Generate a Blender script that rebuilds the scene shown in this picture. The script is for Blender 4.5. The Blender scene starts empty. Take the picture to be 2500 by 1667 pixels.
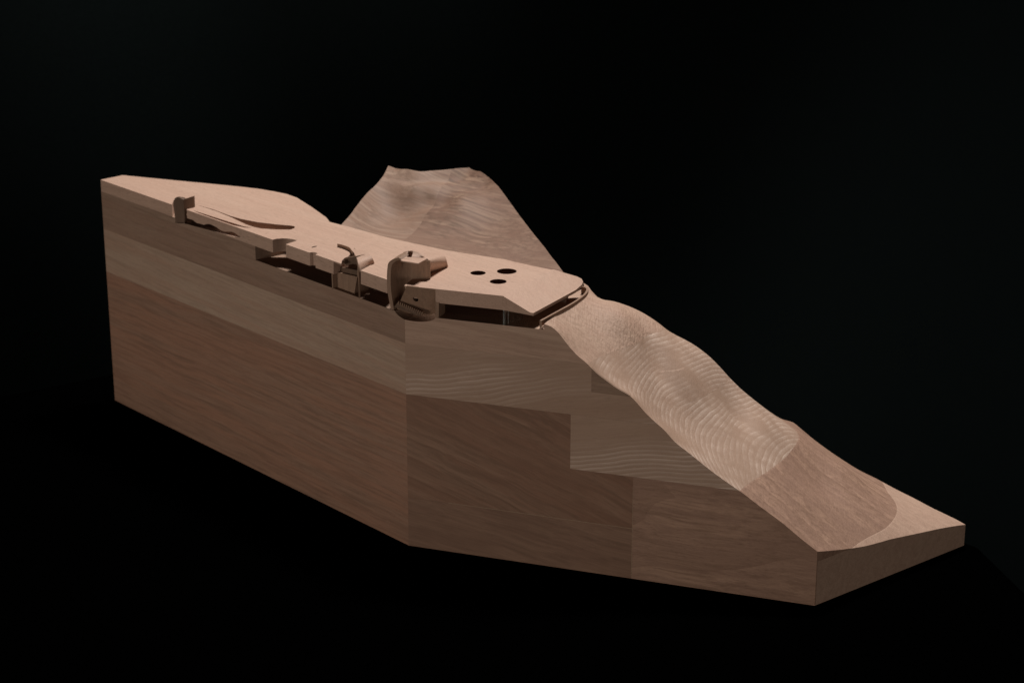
import bpy, bmesh, math
import numpy as np
from mathutils import Vector, Matrix

# ------------------------------------------------------------------ camera, world, lamps, exposure
scene = bpy.context.scene
COL = scene.collection
PITCH = math.radians(18.4)
FOC = 4940.0                      # focal length in photograph pixels (2500 wide)
cam_d = bpy.data.cameras.new('camera')
cam_d.sensor_width = 36.0
cam_d.lens = FOC / 2500.0 * 36.0
cam_d.clip_start = 0.05
cam_d.clip_end = 100
cam = bpy.data.objects.new('camera', cam_d)
COL.objects.link(cam)
cam.location = (0, 0, 1.0)
cam.rotation_euler = (math.pi/2 - PITCH, 0, 0)
cam_d.dof.use_dof = True
cam_d.dof.focus_distance = 2.30
cam_d.dof.aperture_fstop = 9.0
scene.camera = cam

world = bpy.data.worlds.new("World")
scene.world = world
world.use_nodes = True
wb = world.node_tree.nodes['Background']
wb.inputs[0].default_value = (1.0, 0.93, 0.86, 1)
wb.inputs[1].default_value = 0.006

def lamp(name, loc, target, sx, sy, power, color, spread=180):
    l = bpy.data.lights.new(name, 'AREA')
    l.shape = 'RECTANGLE'; l.size = sx; l.size_y = sy
    l.energy = power; l.color = color; l.spread = math.radians(spread)
    o = bpy.data.objects.new(name, l)
    COL.objects.link(o)
    o.location = loc
    d = Vector(target) - Vector(loc)
    o.rotation_euler = d.to_track_quat('-Z', 'Y').to_euler()
    return o
# overhead soft box behind and to the right of the model, weak fill beside the camera
lamp('key_softbox', (0.42, 3.38, 3.00), (0.0, 2.40, 0.25), 0.50, 0.40, 107, (1.0, 0.955, 0.915))
lamp('fill_softbox', (-2.5, 1.0, 0.18), (-0.05, 2.3, 0.18), 1.6, 0.5, 6.9, (1.0, 0.90, 0.80), 110)
lamp('weak_fill_softbox', (0.9, -0.6, 0.25), (0.1, 2.3, 0.15), 1.6, 0.5, 2.9, (1.0, 0.90, 0.80), 100)

scene.view_settings.view_transform = 'Standard'
scene.view_settings.look = 'None'
scene.view_settings.exposure = 0
scene.view_settings.gamma = 1
scene.render.engine = 'CYCLES'
scene.render.resolution_x = 1024
scene.render.resolution_y = 682

# ------------------------------------------------------------------ measuring: where a sight line meets a plane of the model
CX, CY = 1250.0, 833.5
cc, ss = math.cos(PITCH), math.sin(PITCH)
def ray(px, py):
    u = (px-CX)/FOC; v = -(py-CY)/FOC
    return np.array([u, cc+v*ss, -ss+v*cc])
EYE = np.array([0, 0, 1.0])
def onz(px, py, z):
    r = ray(px, py)
    return EYE + r*((z-1.0)/r[2])
def onp(px, py, a, b, inset=0.0):
    d = np.array([b[0]-a[0], b[1]-a[1]]); d /= np.hypot(*d)
    n = np.array([-d[1], d[0], 0.0])
    if n[1] < 0: n = -n
    r = ray(px, py)
    a3 = np.array([a[0], a[1], 0.0]) + n*inset
    return EYE + r*(np.dot(a3-EYE, n)/np.dot(r, n))
def ony(px, py, y):
    r = ray(px, py)
    return EYE + r*(y/r[1])

H = 0.3257; HB = 0.3090; HF = 0.2910
L1, L15, L2, L3, L4, L5 = 0.2555, 0.2230, 0.1930, 0.1265, 0.0625, 0.0540
A = onz(280.6, 976.8, 0); B = onz(998, 1330.8, 0); Cc = onz(1988.7, 1477.7, 0); D = onz(2353.4, 1330.6, 0)
def AB(px, py, i=0.0): return onp(px, py, A, B, i)
def BC(px, py, i=0.0): return onp(px, py, B, Cc, i)
def CD(px, py, i=0.0): return onp(px, py, Cc, D, i)
dAB = (B-A)[:2]/np.hypot(*(B-A)[:2]); nAB = np.array([-dAB[1], dAB[0]]); nAB = nAB if nAB[1] > 0 else -nAB
dBC = (Cc-B)[:2]/np.hypot(*(Cc-B)[:2]); nBC = np.array([-dBC[1], dBC[0]]); nBC = nBC if nBC[1] > 0 else -nBC

# ------------------------------------------------------------------ materials
def new_mat(name):
    m = bpy.data.materials.new(name); m.use_nodes = True
    nt = m.node_tree
    for n in list(nt.nodes): nt.nodes.remove(n)
    out = nt.nodes.new('ShaderNodeOutputMaterial')
    bs = nt.nodes.new('ShaderNodeBsdfPrincipled')
    nt.links.new(bs.outputs[0], out.inputs[0])
    return m, nt, bs

def wood(name, base, dark, red=None, axis=(0, 0, 0), off=(0, 0, 0), ring=55.0, ring_amt=0.5,
         distort=1.2, fibre=0.5, pores=0.3, blotch=0.5, bump=0.35, rough=0.62, ripple=0.0, inv=False, streak=0.5, sharp=1.6, pore_scale=900):
    """axis: Euler rotation that brings the log axis to X; ring: rings per metre-ish."""
    m, nt, bs = new_mat(name)
    N = nt.nodes.new; LK = nt.links.new
    tc = N('ShaderNodeTexCoord')
    mp = N('ShaderNodeMapping'); mp.vector_type = 'TEXTURE'
    mp.inputs['Rotation'].default_value = axis
    mp.inputs['Location'].default_value = off
    LK(tc.outputs['Object'], mp.inputs['Vector'])
    # gentle warping of the log
    nw = N('ShaderNodeTexNoise'); nw.inputs['Scale'].default_value = 6.0; nw.inputs['Detail'].default_value = 2
    LK(mp.outputs[0], nw.inputs['Vector'])
    sub = N('ShaderNodeVectorMath'); sub.operation = 'SUBTRACT'; sub.inputs[1].default_value = (.5, .5, .5)
    LK(nw.outputs['Color'], sub.inputs[0])
    scl = N('ShaderNodeVectorMath'); scl.operation = 'SCALE'; scl.inputs['Scale'].default_value = 0.022*distort
    LK(sub.outputs[0], scl.inputs[0])
    add = N('ShaderNodeVectorMath'); add.operation = 'ADD'
    LK(mp.outputs[0], add.inputs[0]); LK(scl.outputs[0], add.inputs[1])
    st = N('ShaderNodeMapping'); st.inputs['Scale'].default_value = (0.18, 1, 1)
    LK(add.outputs[0], st.inputs['Vector'])
    def wave(scale, dist, ds):
        w = N('ShaderNodeTexWave'); w.wave_type = 'RINGS'; w.rings_direction = 'X'; w.wave_profile = 'SAW'
        w.inputs['Scale'].default_value = scale
        w.inputs['Distortion'].default_value = dist
        w.inputs['Detail'].default_value = 3
        w.inputs['Detail Scale'].default_value = ds
        LK(st.outputs[0], w.inputs['Vector'])
        return w
    w1 = wave(ring, 1.6, 1.2)
    # irregular ring strength
    rn = N('ShaderNodeTexNoise'); rn.inputs['Scale'].default_value = 22; rn.inputs['Detail'].default_value = 3
    st2 = N('ShaderNodeMapping'); st2.inputs['Scale'].default_value = (0.12, 1, 1)
    LK(add.outputs[0], st2.inputs['Vector']); LK(st2.outputs[0], rn.inputs['Vector'])
    # fibres along the log
    fb = N('ShaderNodeTexNoise'); fb.inputs['Scale'].default_value = 900; fb.inputs['Detail'].default_value = 4
    fb.inputs['Roughness'].default_value = .65
    st3 = N('ShaderNodeMapping'); st3.inputs['Scale'].default_value = (0.022, 1, 1)
    LK(add.outputs[0], st3.inputs['Vector']); LK(st3.outputs[0], fb.inputs['Vector'])
    # pores: short dark dashes
    pr = N('ShaderNodeTexNoise'); pr.inputs['Scale'].default_value = pore_scale; pr.inputs['Detail'].default_value = 1
    st4 = N('ShaderNodeMapping'); st4.inputs['Scale'].default_value = (0.11, 1, 1)
    LK(tc.outputs['Object'], st4.inputs['Vector'])
    mp2 = N('ShaderNodeMapping'); mp2.vector_type = 'TEXTURE'; mp2.inputs['Rotation'].default_value = axis
    LK(tc.outputs['Object'], mp2.inputs['Vector']); LK(mp2.outputs[0], st4.inputs['Vector'])
    LK(st4.outputs[0], pr.inputs['Vector'])
    prr = N('ShaderNodeValToRGB'); prr.color_ramp.elements[0].position = .60; prr.color_ramp.elements[1].position = .72
    LK(pr.outputs[0], prr.inputs[0])
    # broad bands and blotches
    bl = N('ShaderNodeTexNoise'); bl.inputs['Scale'].default_value = 14; bl.inputs['Detail'].default_value = 5
    bl.inputs['Roughness'].default_value = .6
    st5 = N('ShaderNodeMapping'); st5.inputs['Scale'].default_value = (0.28, 1, 1.6)
    LK(add.outputs[0], st5.inputs['Vector']); LK(st5.outputs[0], bl.inputs['Vector'])
    blr = N('ShaderNodeValToRGB'); blr.color_ramp.elements[0].position = .36; blr.color_ramp.elements[1].position = .66
    LK(bl.outputs[0], blr.inputs[0])
    def mth(op, a, b=None, clamp=False):
        n = N('ShaderNodeMath'); n.operation = op; n.use_clamp = clamp
        for i, v in enumerate((a, b)):
            if v is None: continue
            if isinstance(v, (int, float)): n.inputs[i].default_value = v
            else: LK(v, n.inputs[i])
        return n.outputs[0]
    def mix(f, c1, c2, mode='MIX'):
        n = N('ShaderNodeMix'); n.data_type = 'RGBA'; n.blend_type = mode
        for s, v in ((n.inputs['Factor'], f), (n.inputs['A'], c1), (n.inputs['B'], c2)):
            if isinstance(v, (int, float)): s.default_value = v
            elif isinstance(v, tuple): s.default_value = v if len(v) == 4 else (*v, 1)
            else: LK(v, s)
        return n.outputs['Result']
    rp_ = mth('POWER', w1.outputs['Fac'], sharp)
    w2 = wave(ring*2.37, 2.2, 1.6)
    rp_ = mth('ADD', mth('MULTIPLY', rp_, .80), mth('MULTIPLY', mth('POWER', w2.outputs['Fac'], sharp), .26))
    rnr = N('ShaderNodeMapRange'); rnr.inputs['From Min'].default_value = .40; rnr.inputs['From Max'].default_value = .60
    LK(rn.outputs[0], rnr.inputs[0])
    if inv:
        # pale latewood lines on a darker ground, of uneven strength
        c = mix(mth('MULTIPLY', rp_, mth('MULTIPLY', rnr.outputs[0], 1.25*ring_amt), True), dark, base)
    else:
        c = mix(mth('MULTIPLY', rp_, mth('MULTIPLY', rn.outputs[0], 1.7*ring_amt), True), base, dark)
    # long streaks of two widths
    for sc_, amt_, lo_, hi_ in ((75, 1.0, .44, .60), (230, .75, .45, .62)):
        sk_ = N('ShaderNodeTexNoise'); sk_.inputs['Scale'].default_value = sc_; sk_.inputs['Detail'].default_value = 4
        sk_.inputs['Roughness'].default_value = .6
        sm_ = N('ShaderNodeMapping'); sm_.inputs['Scale'].default_value = (0.045, 1, 1)
        LK(add.outputs[0], sm_.inputs['Vector']); LK(sm_.outputs[0], sk_.inputs['Vector'])
        kr = N('ShaderNodeValToRGB'); kr.color_ramp.elements[0].position = lo_; kr.color_ramp.elements[1].position = hi_
        LK(sk_.outputs[0], kr.inputs[0])
        tgt = (tuple(d*.9 for d in dark) if (sc_ == 230 or red is None) else red)
        c = mix(mth('MULTIPLY', kr.outputs[0], streak*amt_), c, tgt)
    if red is not None:
        c = mix(mth('MULTIPLY', blr.outputs[0], blotch), c, red)
    ff = mth('MULTIPLY', mth('SUBTRACT', fb.outputs[0], .5), 1.35*fibre)
    ffm = mth('ADD', 1.0, ff)
    cmb = N('ShaderNodeCombineXYZ')
    for i in range(3): LK(ffm, cmb.inputs[i])
    vm = N('ShaderNodeVectorMath'); vm.operation = 'MULTIPLY'
    LK(c, vm.inputs[0]); LK(cmb.outputs[0], vm.inputs[1])
    c = vm.outputs[0]
    c = mix(mth('MULTIPLY', prr.outputs[0], pores), c, tuple(d*.45 for d in dark))
    # faint isotropic speckle
    sp = N('ShaderNodeTexNoise'); sp.inputs['Scale'].default_value = 1600; sp.inputs['Detail'].default_value = 2
    LK(tc.outputs['Object'], sp.inputs['Vector'])
    spf = mth('ADD', .87, mth('MULTIPLY', sp.outputs[0], .26))
    cmb2 = N('ShaderNodeCombineXYZ')
    for i in range(3): LK(spf, cmb2.inputs[i])
    vm2 = N('ShaderNodeVectorMath'); vm2.operation = 'MULTIPLY'
    LK(c, vm2.inputs[0]); LK(cmb2.outputs[0], vm2.inputs[1])
    LK(vm2.outputs[0], bs.inputs['Base Color'])
    bs.inputs['Roughness'].default_value = rough
    bs.inputs['Specular IOR Level'].default_value = .25
    # relief
    hgt = mth('ADD', mth('MULTIPLY', fb.outputs[0], .5), mth('MULTIPLY', rp_, 0.0 if inv else -.12*ring_amt))
    hgt = mth('ADD', hgt, mth('MULTIPLY', prr.outputs[0], -.5*pores))
    if ripple:
        # tool chatter left by carving: short wavy ridges that cross the slope
        rp = N('ShaderNodeMapping'); rp.inputs['Rotation'].default_value = (0, 0, math.radians(20))
        rp.inputs['Scale'].default_value = (1.0, .16, .5)
        LK(tc.outputs['Object'], rp.inputs['Vector'])
        rpn = N('ShaderNodeTexNoise'); rpn.inputs['Scale'].default_value = 430; rpn.inputs['Detail'].default_value = 3
        rpn.inputs['Distortion'].default_value = .35
        LK(rp.outputs[0], rpn.inputs['Vector'])
        am = N('ShaderNodeTexNoise'); am.inputs['Scale'].default_value = 9
        LK(tc.outputs['Object'], am.inputs['Vector'])
        amr = N('ShaderNodeValToRGB'); amr.color_ramp.elements[0].position = .38; amr.color_ramp.elements[1].position = .62
        LK(am.outputs[0], amr.inputs[0])
        # only the carved upper side carries these marks
        geo = N('ShaderNodeNewGeometry'); sxyz = N('ShaderNodeSeparateXYZ')
        LK(geo.outputs['True Normal'], sxyz.inputs[0])
        upf = mth('MULTIPLY', mth('SUBTRACT', sxyz.outputs[2], .25), 3.0, True)
        hgt = mth('ADD', hgt, mth('MULTIPLY', mth('MULTIPLY', mth('MULTIPLY', rpn.outputs[0], upf), mth('ADD', .35, amr.outputs[0])), ripple*2.2))
    bp = N('ShaderNodeBump'); bp.inputs['Strength'].default_value = bump; bp.inputs['Distance'].default_value = .0009
    LK(hgt, bp.inputs['Height']); LK(bp.outputs[0], bs.inputs['Normal'])
    return m

yaw = math.atan2(dAB[1], dAB[0]); yawB = math.atan2(dBC[1], dBC[0])
M_slab = wood('pale_mahogany', (.525, .355, .268), (.43, .272, .197), red=(.49, .310, .230), axis=(0, 0, yaw), off=(0, 0, -.6),
              ring=9, ring_amt=.2, fibre=.34, pores=.42, blotch=.3, bump=.3, streak=.35, pore_scale=1250)
M_top = wood('brown_band_wood', (.345, .232, .168), (.235, .150, .104), red=(.29, .175, .122), axis=(0, .0, yaw), off=(0, 2.4, -.9),
             ring=40, ring_amt=.3, fibre=.38, pores=.25, distort=.5, streak=.75)
M_wave = wood('rippled_brown_wood', (.51, .348, .258), (.33, .208, .146), red=(.45, .288, .212), axis=(0, .05, yawB), off=(0, 2.4, -.9),
              ring=40, ring_amt=.25, fibre=.32, pores=.2, distort=.5, streak=.6, ripple=1.2, bump=.5)
M_light = wood('light_band_wood', (.45, .322, .238), (.335, .228, .162), red=(.41, .255, .180), axis=(.0, .03, yaw), off=(0, 2.4, -.8),
               ring=45, ring_amt=.3, fibre=.40, pores=.2, blotch=.3, distort=.4, streak=.6)
M_red = wood('red_brown_wood', (.330, .198, .136), (.215, .124, .084), red=(.345, .182, .118), axis=(0, .0, yaw), off=(0, 2.4, -1.2),
             ring=26, ring_amt=.4, fibre=.40, pores=.2, blotch=.4, distort=.4, streak=.8)
M_dark = wood('dark_walnut_wood', (.325, .195, .133), (.165, .094, .062), red=(.25, .132, .086), axis=(0, .36, yawB), off=(0, 2.3, -.5),
              ring=13, ring_amt=.6, fibre=.38, pores=.15, blotch=.6, distort=1.5, streak=.6)
M_dark2 = wood('low_walnut_wood', (.320, .194, .133), (.185, .106, .072), red=(.225, .128, .088), axis=(0, .16, yawB), off=(0, 2.3, -.6),
               ring=16, ring_amt=.5, fibre=.38, pores=.15, blotch=.5, distort=1.3, streak=.6)
M_strp = wood('striped_wood', (.82, .655, .550), (.43, .290, .212), red=(.36, .228, .160), axis=(0, -.15, yawB), off=(.18, 2.25, -.05),
              ring=70, ring_amt=.78, distort=1.15, fibre=.26, pores=.1, blotch=.45, ripple=.45, inv=True, sharp=1.9, streak=.35, bump=.45)
M_strp2 = wood('striped_wood_upper', (.81, .645, .540), (.42, .280, .204), red=(.35, .22, .153), axis=(0, -.20, yawB), off=(.10, 2.26, -.03),
               ring=64, ring_amt=.76, distort=1.2, fibre=.26, pores=.1, blotch=.45, ripple=.45, inv=True, sharp=1.9, streak=.35, bump=.45)
M_rose = wood('rosy_brown_wood', (.48, .300, .212), (.25, .145, .098), red=(.34, .205, .148), axis=(.0, .02, yawB-.12), off=(.3, 1.90, .10),
              ring=13, ring_amt=.85, fibre=.40, pores=.25, blotch=.8, ripple=.45, distort=1.2, streak=.8, bump=.4)
M_foot = wood('pale_foot_wood', (.54, .365, .272), (.42, .275, .198), red=(.48, .31, .23), axis=(.0, .0, yawB-.1), off=(.3, 1.9, .1),
              ring=24, ring_amt=.35, fibre=.40, pores=.3, blotch=.3, ripple=.5, streak=.6)
M_chip = wood('dark_chip_wood', (.36, .235, .168), (.25, .16, .11), axis=(.0, .0, yawB), off=(.3, 1.9, .1),
              ring=24, ring_amt=.35, fibre=.40, pores=.3, streak=.6)
M_mtn = wood('rear_slope_wood', (.345, .225, .160), (.140, .085, .060), red=(.215, .125, .088), axis=(0, .25, -.45), off=(0, 2.2, .0),
             ring=16, ring_amt=.7, distort=2.6, fibre=.30, pores=.15, blotch=.85, streak=1.0)
M_mtn2 = wood('rear_slope_grey_wood', (.375, .262, .198), (.170, .108, .076), red=(.27, .165, .116), axis=(0, .30, -.38), off=(-.05, 2.2, .03),
              ring=18, ring_amt=.7, distort=2.6, fibre=.28, pores=.1, blotch=.8, streak=.9)
M_pod = wood('pavilion_wood', (.315, .200, .136), (.22, .136, .09), red=(.28, .165, .11), axis=(0, 1.57, 0), off=(0, 2.3, .2),
             ring=24, ring_amt=.3, fibre=.42, pores=.3, blotch=.4, bump=.5)
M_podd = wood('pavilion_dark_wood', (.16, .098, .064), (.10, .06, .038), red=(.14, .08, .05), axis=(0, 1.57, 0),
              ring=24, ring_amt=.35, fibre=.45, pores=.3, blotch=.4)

def glass_mat():
    m, nt, bs = new_mat('clear_acrylic')
    bs.inputs['Base Color'].default_value = (.85, .9, .9, 1)
    bs.inputs['Roughness'].default_value = .05
    bs.inputs['Transmission Weight'].default_value = 1.0
    bs.inputs['IOR'].default_value = 1.49
    n = nt.nodes.new('ShaderNodeTexNoise'); n.inputs['Scale'].default_value = 300
    r = nt.nodes.new('ShaderNodeMapRange'); r.inputs['To Min'].default_value = .05; r.inputs['To Max'].default_value = .22
    nt.links.new(n.outputs[0], r.inputs[0]); nt.links.new(r.outputs[0], bs.inputs['Roughness'])
    return m
M_glass = glass_mat()
def edge_mat():
    m, nt, bs = new_mat('acrylic_edge')
    n = nt.nodes.new('ShaderNodeTexNoise'); n.inputs['Scale'].default_value = 500
    r = nt.nodes.new('ShaderNodeValToRGB'); r.color_ramp.elements[0].color = (.35, .36, .34, 1); r.color_ramp.elements[1].color = (.6, .6, .57, 1)
    nt.links.new(n.outputs[0], r.inputs[0]); nt.links.new(r.outputs[0], bs.inputs['Base Color'])
    bs.inputs['Roughness'].default_value = .3
    return m
M_edge = edge_mat()

def cloth_mat(name, col, scale):
    m, nt, bs = new_mat(name)
    N = nt.nodes.new
    tc = N('ShaderNodeTexCoord')
    n1 = N('ShaderNodeTexNoise'); n1.inputs['Scale'].default_value = scale; n1.inputs['Detail'].default_value = 4
    nt.links.new(tc.outputs['Object'], n1.inputs['Vector'])
    r = N('ShaderNodeValToRGB')
    r.color_ramp.elements[0].position = .3; r.color_ramp.elements[1].position = .7
    r.color_ramp.elements[0].color = (*[c*.75 for c in col], 1); r.color_ramp.elements[1].color = (*col, 1)
    nt.links.new(n1.outputs[0], r.inputs[0]); nt.links.new(r.outputs[0], bs.inputs['Base Color'])
    bs.inputs['Roughness'].default_value = 1; bs.inputs['Specular IOR Level'].default_value = 0
    return m
M_back = cloth_mat('black_backdrop_cloth', (.0068, .0096, .0096), 240)
M_table = cloth_mat('black_velvet', (.00035, .00035, .00035), 400)

# ------------------------------------------------------------------ mesh helpers
BASE = Vector((0.0, 2.40, 0.0))
root = bpy.data.objects.new('architectural_model', None)
COL.objects.link(root)
root.location = BASE
root['label'] = 'laminated wooden hillside model with a flat roof slab and small carved pavilions'
root['category'] = 'architectural model'

def link(name, me, mat, parent=root, label=None, kind=None):
    o = bpy.data.objects.new(name, me)
    COL.objects.link(o)
    if mat is not None: me.materials.clear(); me.materials.append(mat)
    if parent is not None:
        o.parent = parent
        if parent is root: o.location = -BASE
    if label: o['label'] = label
    if kind: o['kind'] = kind
    return o

def sharpen(bm, ang=38):
    lim = math.radians(ang)
    for f in bm.faces: f.smooth = True
    for e in bm.edges:
        e.smooth = not (len(e.link_faces) != 2 or e.calc_face_angle(0) > lim)

def finish(name, bm, mat, parent=root, label=None, ang=38, kind=None):
    bmesh.ops.recalc_face_normals(bm, faces=bm.faces)
    sharpen(bm, ang)
    me = bpy.data.meshes.new(name)
    bm.to_mesh(me); bm.free()
    return link(name, me, mat, parent, label, kind)

def prism_bm(poly, z0, z1):
    """poly: plan points; z0, z1 numbers or functions"""
    bm = bmesh.new()
    f0 = z0 if callable(z0) else (lambda x, y: z0)
    f1 = z1 if callable(z1) else (lambda x, y: z1)
    a = [bm.verts.new((p[0], p[1], f0(p[0], p[1]))) for p in poly]
    b = [bm.verts.new((p[0], p[1], f1(p[0], p[1]))) for p in poly]
    n = len(poly)
    bm.faces.new(a[::-1]); bm.faces.new(b)
    for i in range(n):
        bm.faces.new((a[i], a[(i+1) % n], b[(i+1) % n], b[i]))
    bmesh.ops.recalc_face_normals(bm, faces=bm.faces)
    return bm

def extrude_bm(pts, vec):
    """planar 3-D outline extruded along vec"""
    bm = bmesh.new()
    v = np.array(vec, float)
    a = [bm.verts.new(tuple(p)) for p in pts]
    b = [bm.verts.new(tuple(np.array(p)+v)) for p in pts]
    n = len(pts)
    bm.faces.new(a); bm.faces.new(b[::-1])
    for i in range(n):
        bm.faces.new((a[i], b[i], b[(i+1) % n], a[(i+1) % n]))
    bmesh.ops.recalc_face_normals(bm, faces=bm.faces)
    return bm

def loft_bm(curves, thick=None, inward=None):
    bm = bmesh.new()
    rows = [[bm.verts.new(tuple(p)) for p in c] for c in curves]
    for i in range(len(rows)-1):
        for j in range(len(rows[0])-1):
            bm.faces.new((rows[i][j], rows[i][j+1], rows[i+1][j+1], rows[i+1][j]))
    bmesh.ops.recalc_face_normals(bm, faces=bm.faces)
    if thick:
        if inward is not None:
            bm.normal_update()
            s = sum((f.normal.dot(Vector(inward)) for f in bm.faces))
            if s > 0: bmesh.ops.reverse_faces(bm, faces=bm.faces)
        bmesh.ops.solidify(bm, geom=list(bm.faces), thickness=thick)
    return bm

def spline(pts, n):
    """Catmull-Rom resample"""
    p = [np.array(q, float) for q in pts]
    p = [2*p[0]-p[1]] + p + [2*p[-1]-p[-2]]
    out = []
    m = len(p)-3
    for k in range(n):
        t = k/(n-1)*m; i = min(int(t), m-1); f = t-i
        a, b, c, d = p[i], p[i+1], p[i+2], p[i+3]
        out.append(.5*((2*b)+(-a+c)*f+(2*a-5*b+4*c-d)*f*f+(-a+3*b-3*c+d)*f**3))
    return out

def arc(pts, n):
    p = np.array(spline(pts, 160)); d = np.concatenate([[0], np.cumsum(np.linalg.norm(np.diff(p, axis=0), axis=1))])
    t = np.linspace(0, d[-1], n)
    return [np.array([np.interp(v, d, p[:, k]) for k in range(3)]) for v in t]

def slice_bm(bm, co, no):
    """keep the side that no points away from"""
    g = list(bm.verts)+list(bm.edges)+list(bm.faces)
    r = bmesh.ops.bisect_plane(bm, geom=g, dist=1e-6, plane_co=co, plane_no=no, clear_outer=True)
    ed = [e for e in r['geom_cut'] if isinstance(e, bmesh.types.BMEdge) and len(e.link_faces) < 2]
    if ed:
        bmesh.ops.edgenet_fill(bm, edges=ed) if False else bmesh.ops.holes_fill(bm, edges=ed, sides=0)

def join_bm(lst):
    me = bpy.data.meshes.new('tmp'); out = bmesh.new()
    for b in lst:
        b.to_mesh(me); out.from_mesh(me); b.free()
    bpy.data.meshes.remove(me)
    return out

def boolean(o, cut_bm, op='DIFFERENCE'):
    me = bpy.data.meshes.new('cutter'); 
    bmesh.ops.triangulate(cut_bm, faces=[f for f in cut_bm.faces if len(f.verts) > 4])
    cut_bm.to_mesh(me); cut_bm.free()
    c = bpy.data.objects.new('cutter', me); COL.objects.link(c)
    c.location = o.location if o.parent is None else (0, 0, 0)
    md = o.modifiers.new('b', 'BOOLEAN'); md.operation = op; md.object = c; md.solver = 'EXACT'
    c.location = (0, 0, 0)
    bpy.context.view_layer.update()
    dg = bpy.context.evaluated_depsgraph_get()
    new = bpy.data.meshes.new_from_object(o.evaluated_get(dg))
    o.modifiers.clear()
    old = o.data; mats = [m for m in old.materials]
    new.name = old.name
    o.data = new
    bpy.data.meshes.remove(old)
    bpy.data.objects.remove(c); bpy.data.meshes.remove(me)
    bm = bmesh.new(); bm.from_mesh(o.data); sharpen(bm); bm.to_mesh(o.data); bm.free()
    o.data.materials.clear()
    for m in mats[:1]: o.data.materials.append(m)

class TPS:
    def __init__(s, P, Z, lam=1e-6):
        P = np.array(P, float); Z = np.array(Z, float); n = len(P)
        s.P = P
        K = s.k(P, P)+np.diag(np.ones(n)*lam)
        Q = np.hstack([np.ones((n, 1)), P])
        M = np.zeros((n+3, n+3)); M[:n, :n] = K; M[:n, n:] = Q; M[n:, :n] = Q.T
        s.w = np.linalg.solve(M, np.concatenate([Z, np.zeros(3)]))
    @staticmethod
    def k(a, b):
        r2 = ((a[:, None, :]-b[None, :, :])**2).sum(-1)
        return np.where(r2 > 1e-14, .5*r2*np.log(np.maximum(r2, 1e-14)), 0)
    def __call__(s, Q):
        Q = np.atleast_2d(np.array(Q, float))
        return s.k(Q, s.P) @ s.w[:len(s.P)] + s.w[-3] + Q @ s.w[-2:]

def heightfield(poly, tps, step, zmin=None, zmax=None, extra=None):
    bm = bmesh.new()
    vs = [bm.verts.new((p[0], p[1], 0)) for p in poly]
    bm.faces.new(vs)
    P = np.array([p[:2] for p in poly])
    for ax in (0, 1):
        lo, hi = P[:, ax].min(), P[:, ax].max()
        k = lo+step*.5
        while k < hi:
            co = [0, 0, 0]; no = [0, 0, 0]; co[ax] = k; no[ax] = 1
            bmesh.ops.bisect_plane(bm, geom=list(bm.verts)+list(bm.edges)+list(bm.faces), dist=1e-5, plane_co=co, plane_no=no)
            k += step
    for f in bm.faces:
        if f.normal.z < 0: f.normal_flip()
    r = bmesh.ops.extrude_face_region(bm, geom=list(bm.faces))
    top = [v for v in r['geom'] if isinstance(v, bmesh.types.BMVert)]
    Q = np.array([(v.co.x, v.co.y) for v in top])
    Z = tps(Q)
    if extra is not None: Z = Z+extra(Q)
    if zmin is not None: Z = np.maximum(Z, zmin)
    if zmax is not None: Z = np.minimum(Z, zmax)
    for v, z in zip(top, Z): v.co.z = z
    bmesh.ops.recalc_face_normals(bm, faces=bm.faces)
    return bm

# ------------------------------------------------------------------ plan outlines
# slab end: chamfer that runs from the crease down to a thin lip
tip = BC(1302.5, 764.3)
e1 = onz(1405, 708, .3095)
cr0 = BC(1227.8, 719)[:2]
edir = (e1-tip)[:2]; edir /= np.hypot(*edir)
enor = np.array([edir[1], -edir[0]])          # points to the slope side
dmax = float(np.dot(tip[:2]-cr0, enor))
def slab_top(x, y):
    d = np.dot(np.array([x, y])-cr0, enor)/dmax
    if d <= 0: return H
    return H-.0163*min(d/.90, 1.0)
def slab_bot(x, y):
    d = np.dot(np.array([x, y])-cr0, enor)/dmax
    return HB if d <= 0 else HB-.0030*min(d, 1)
def on_slab(px, py):
    z = H
    for _ in range(30):
        q = onz(px, py, z); z = .5*z+.5*slab_top(q[0], q[1])
    return onz(px, py, z)[:2]
def S(px, py): return onz(px, py, H)[:2]

slab_back = [on_slab(*p) for p in [(1420, 695.4), (1423.5, 688), (1420, 680.5), (1407.7, 674.5), (1384.7, 668), (1346, 658.5)]] + \
            [S(*p) for p in [(1300, 649), (1257, 639.5), (1229, 632.5), (1145, 620), (1083, 610), (1032, 599), (948, 580.6), (870, 559)]]
slab_back2 = [S(*p) for p in [(805, 542), (796.5, 531), (760, 505), (725, 483), (700, 474), (669, 467.6), (630, 461), (587, 456), (520, 449.5), (400, 438), (300, 428)]]
slab_poly = [AB(245.5, 438.3)[:2], AB(419.7, 500.3)[:2], S(424, 489), S(446, 481), S(470, 491), AB(456, 512)[:2],
             AB(665.5, 585.3)[:2], S(676, 583), S(689, 582), S(700, 582.2), S(712, 583.6), S(726, 587), AB(697.6, 597)[:2],
             AB(752.4, 616.5)[:2], S(756, 616.4), S(764.5, 615.7), S(772, 617), S(775.8, 619.4), AB(769.6, 622.6)[:2],
             AB(808.5, 636)[:2], AB(833, 644.5)[:2], S(835, 636), S(841, 630), S(850, 626.5), S(855, 620), S(855, 614.6), S(849, 609.8), S(866, 606),
             S(914, 642), AB(880.5, 661.2)[:2], AB(944.5, 683)[:2], S(972, 655), S(1000, 650), S(1010, 668), S(1006.5, 681), B[:2]*1.0,
             cr0, tip[:2], e1[:2]] + slab_back + slab_back2

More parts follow.
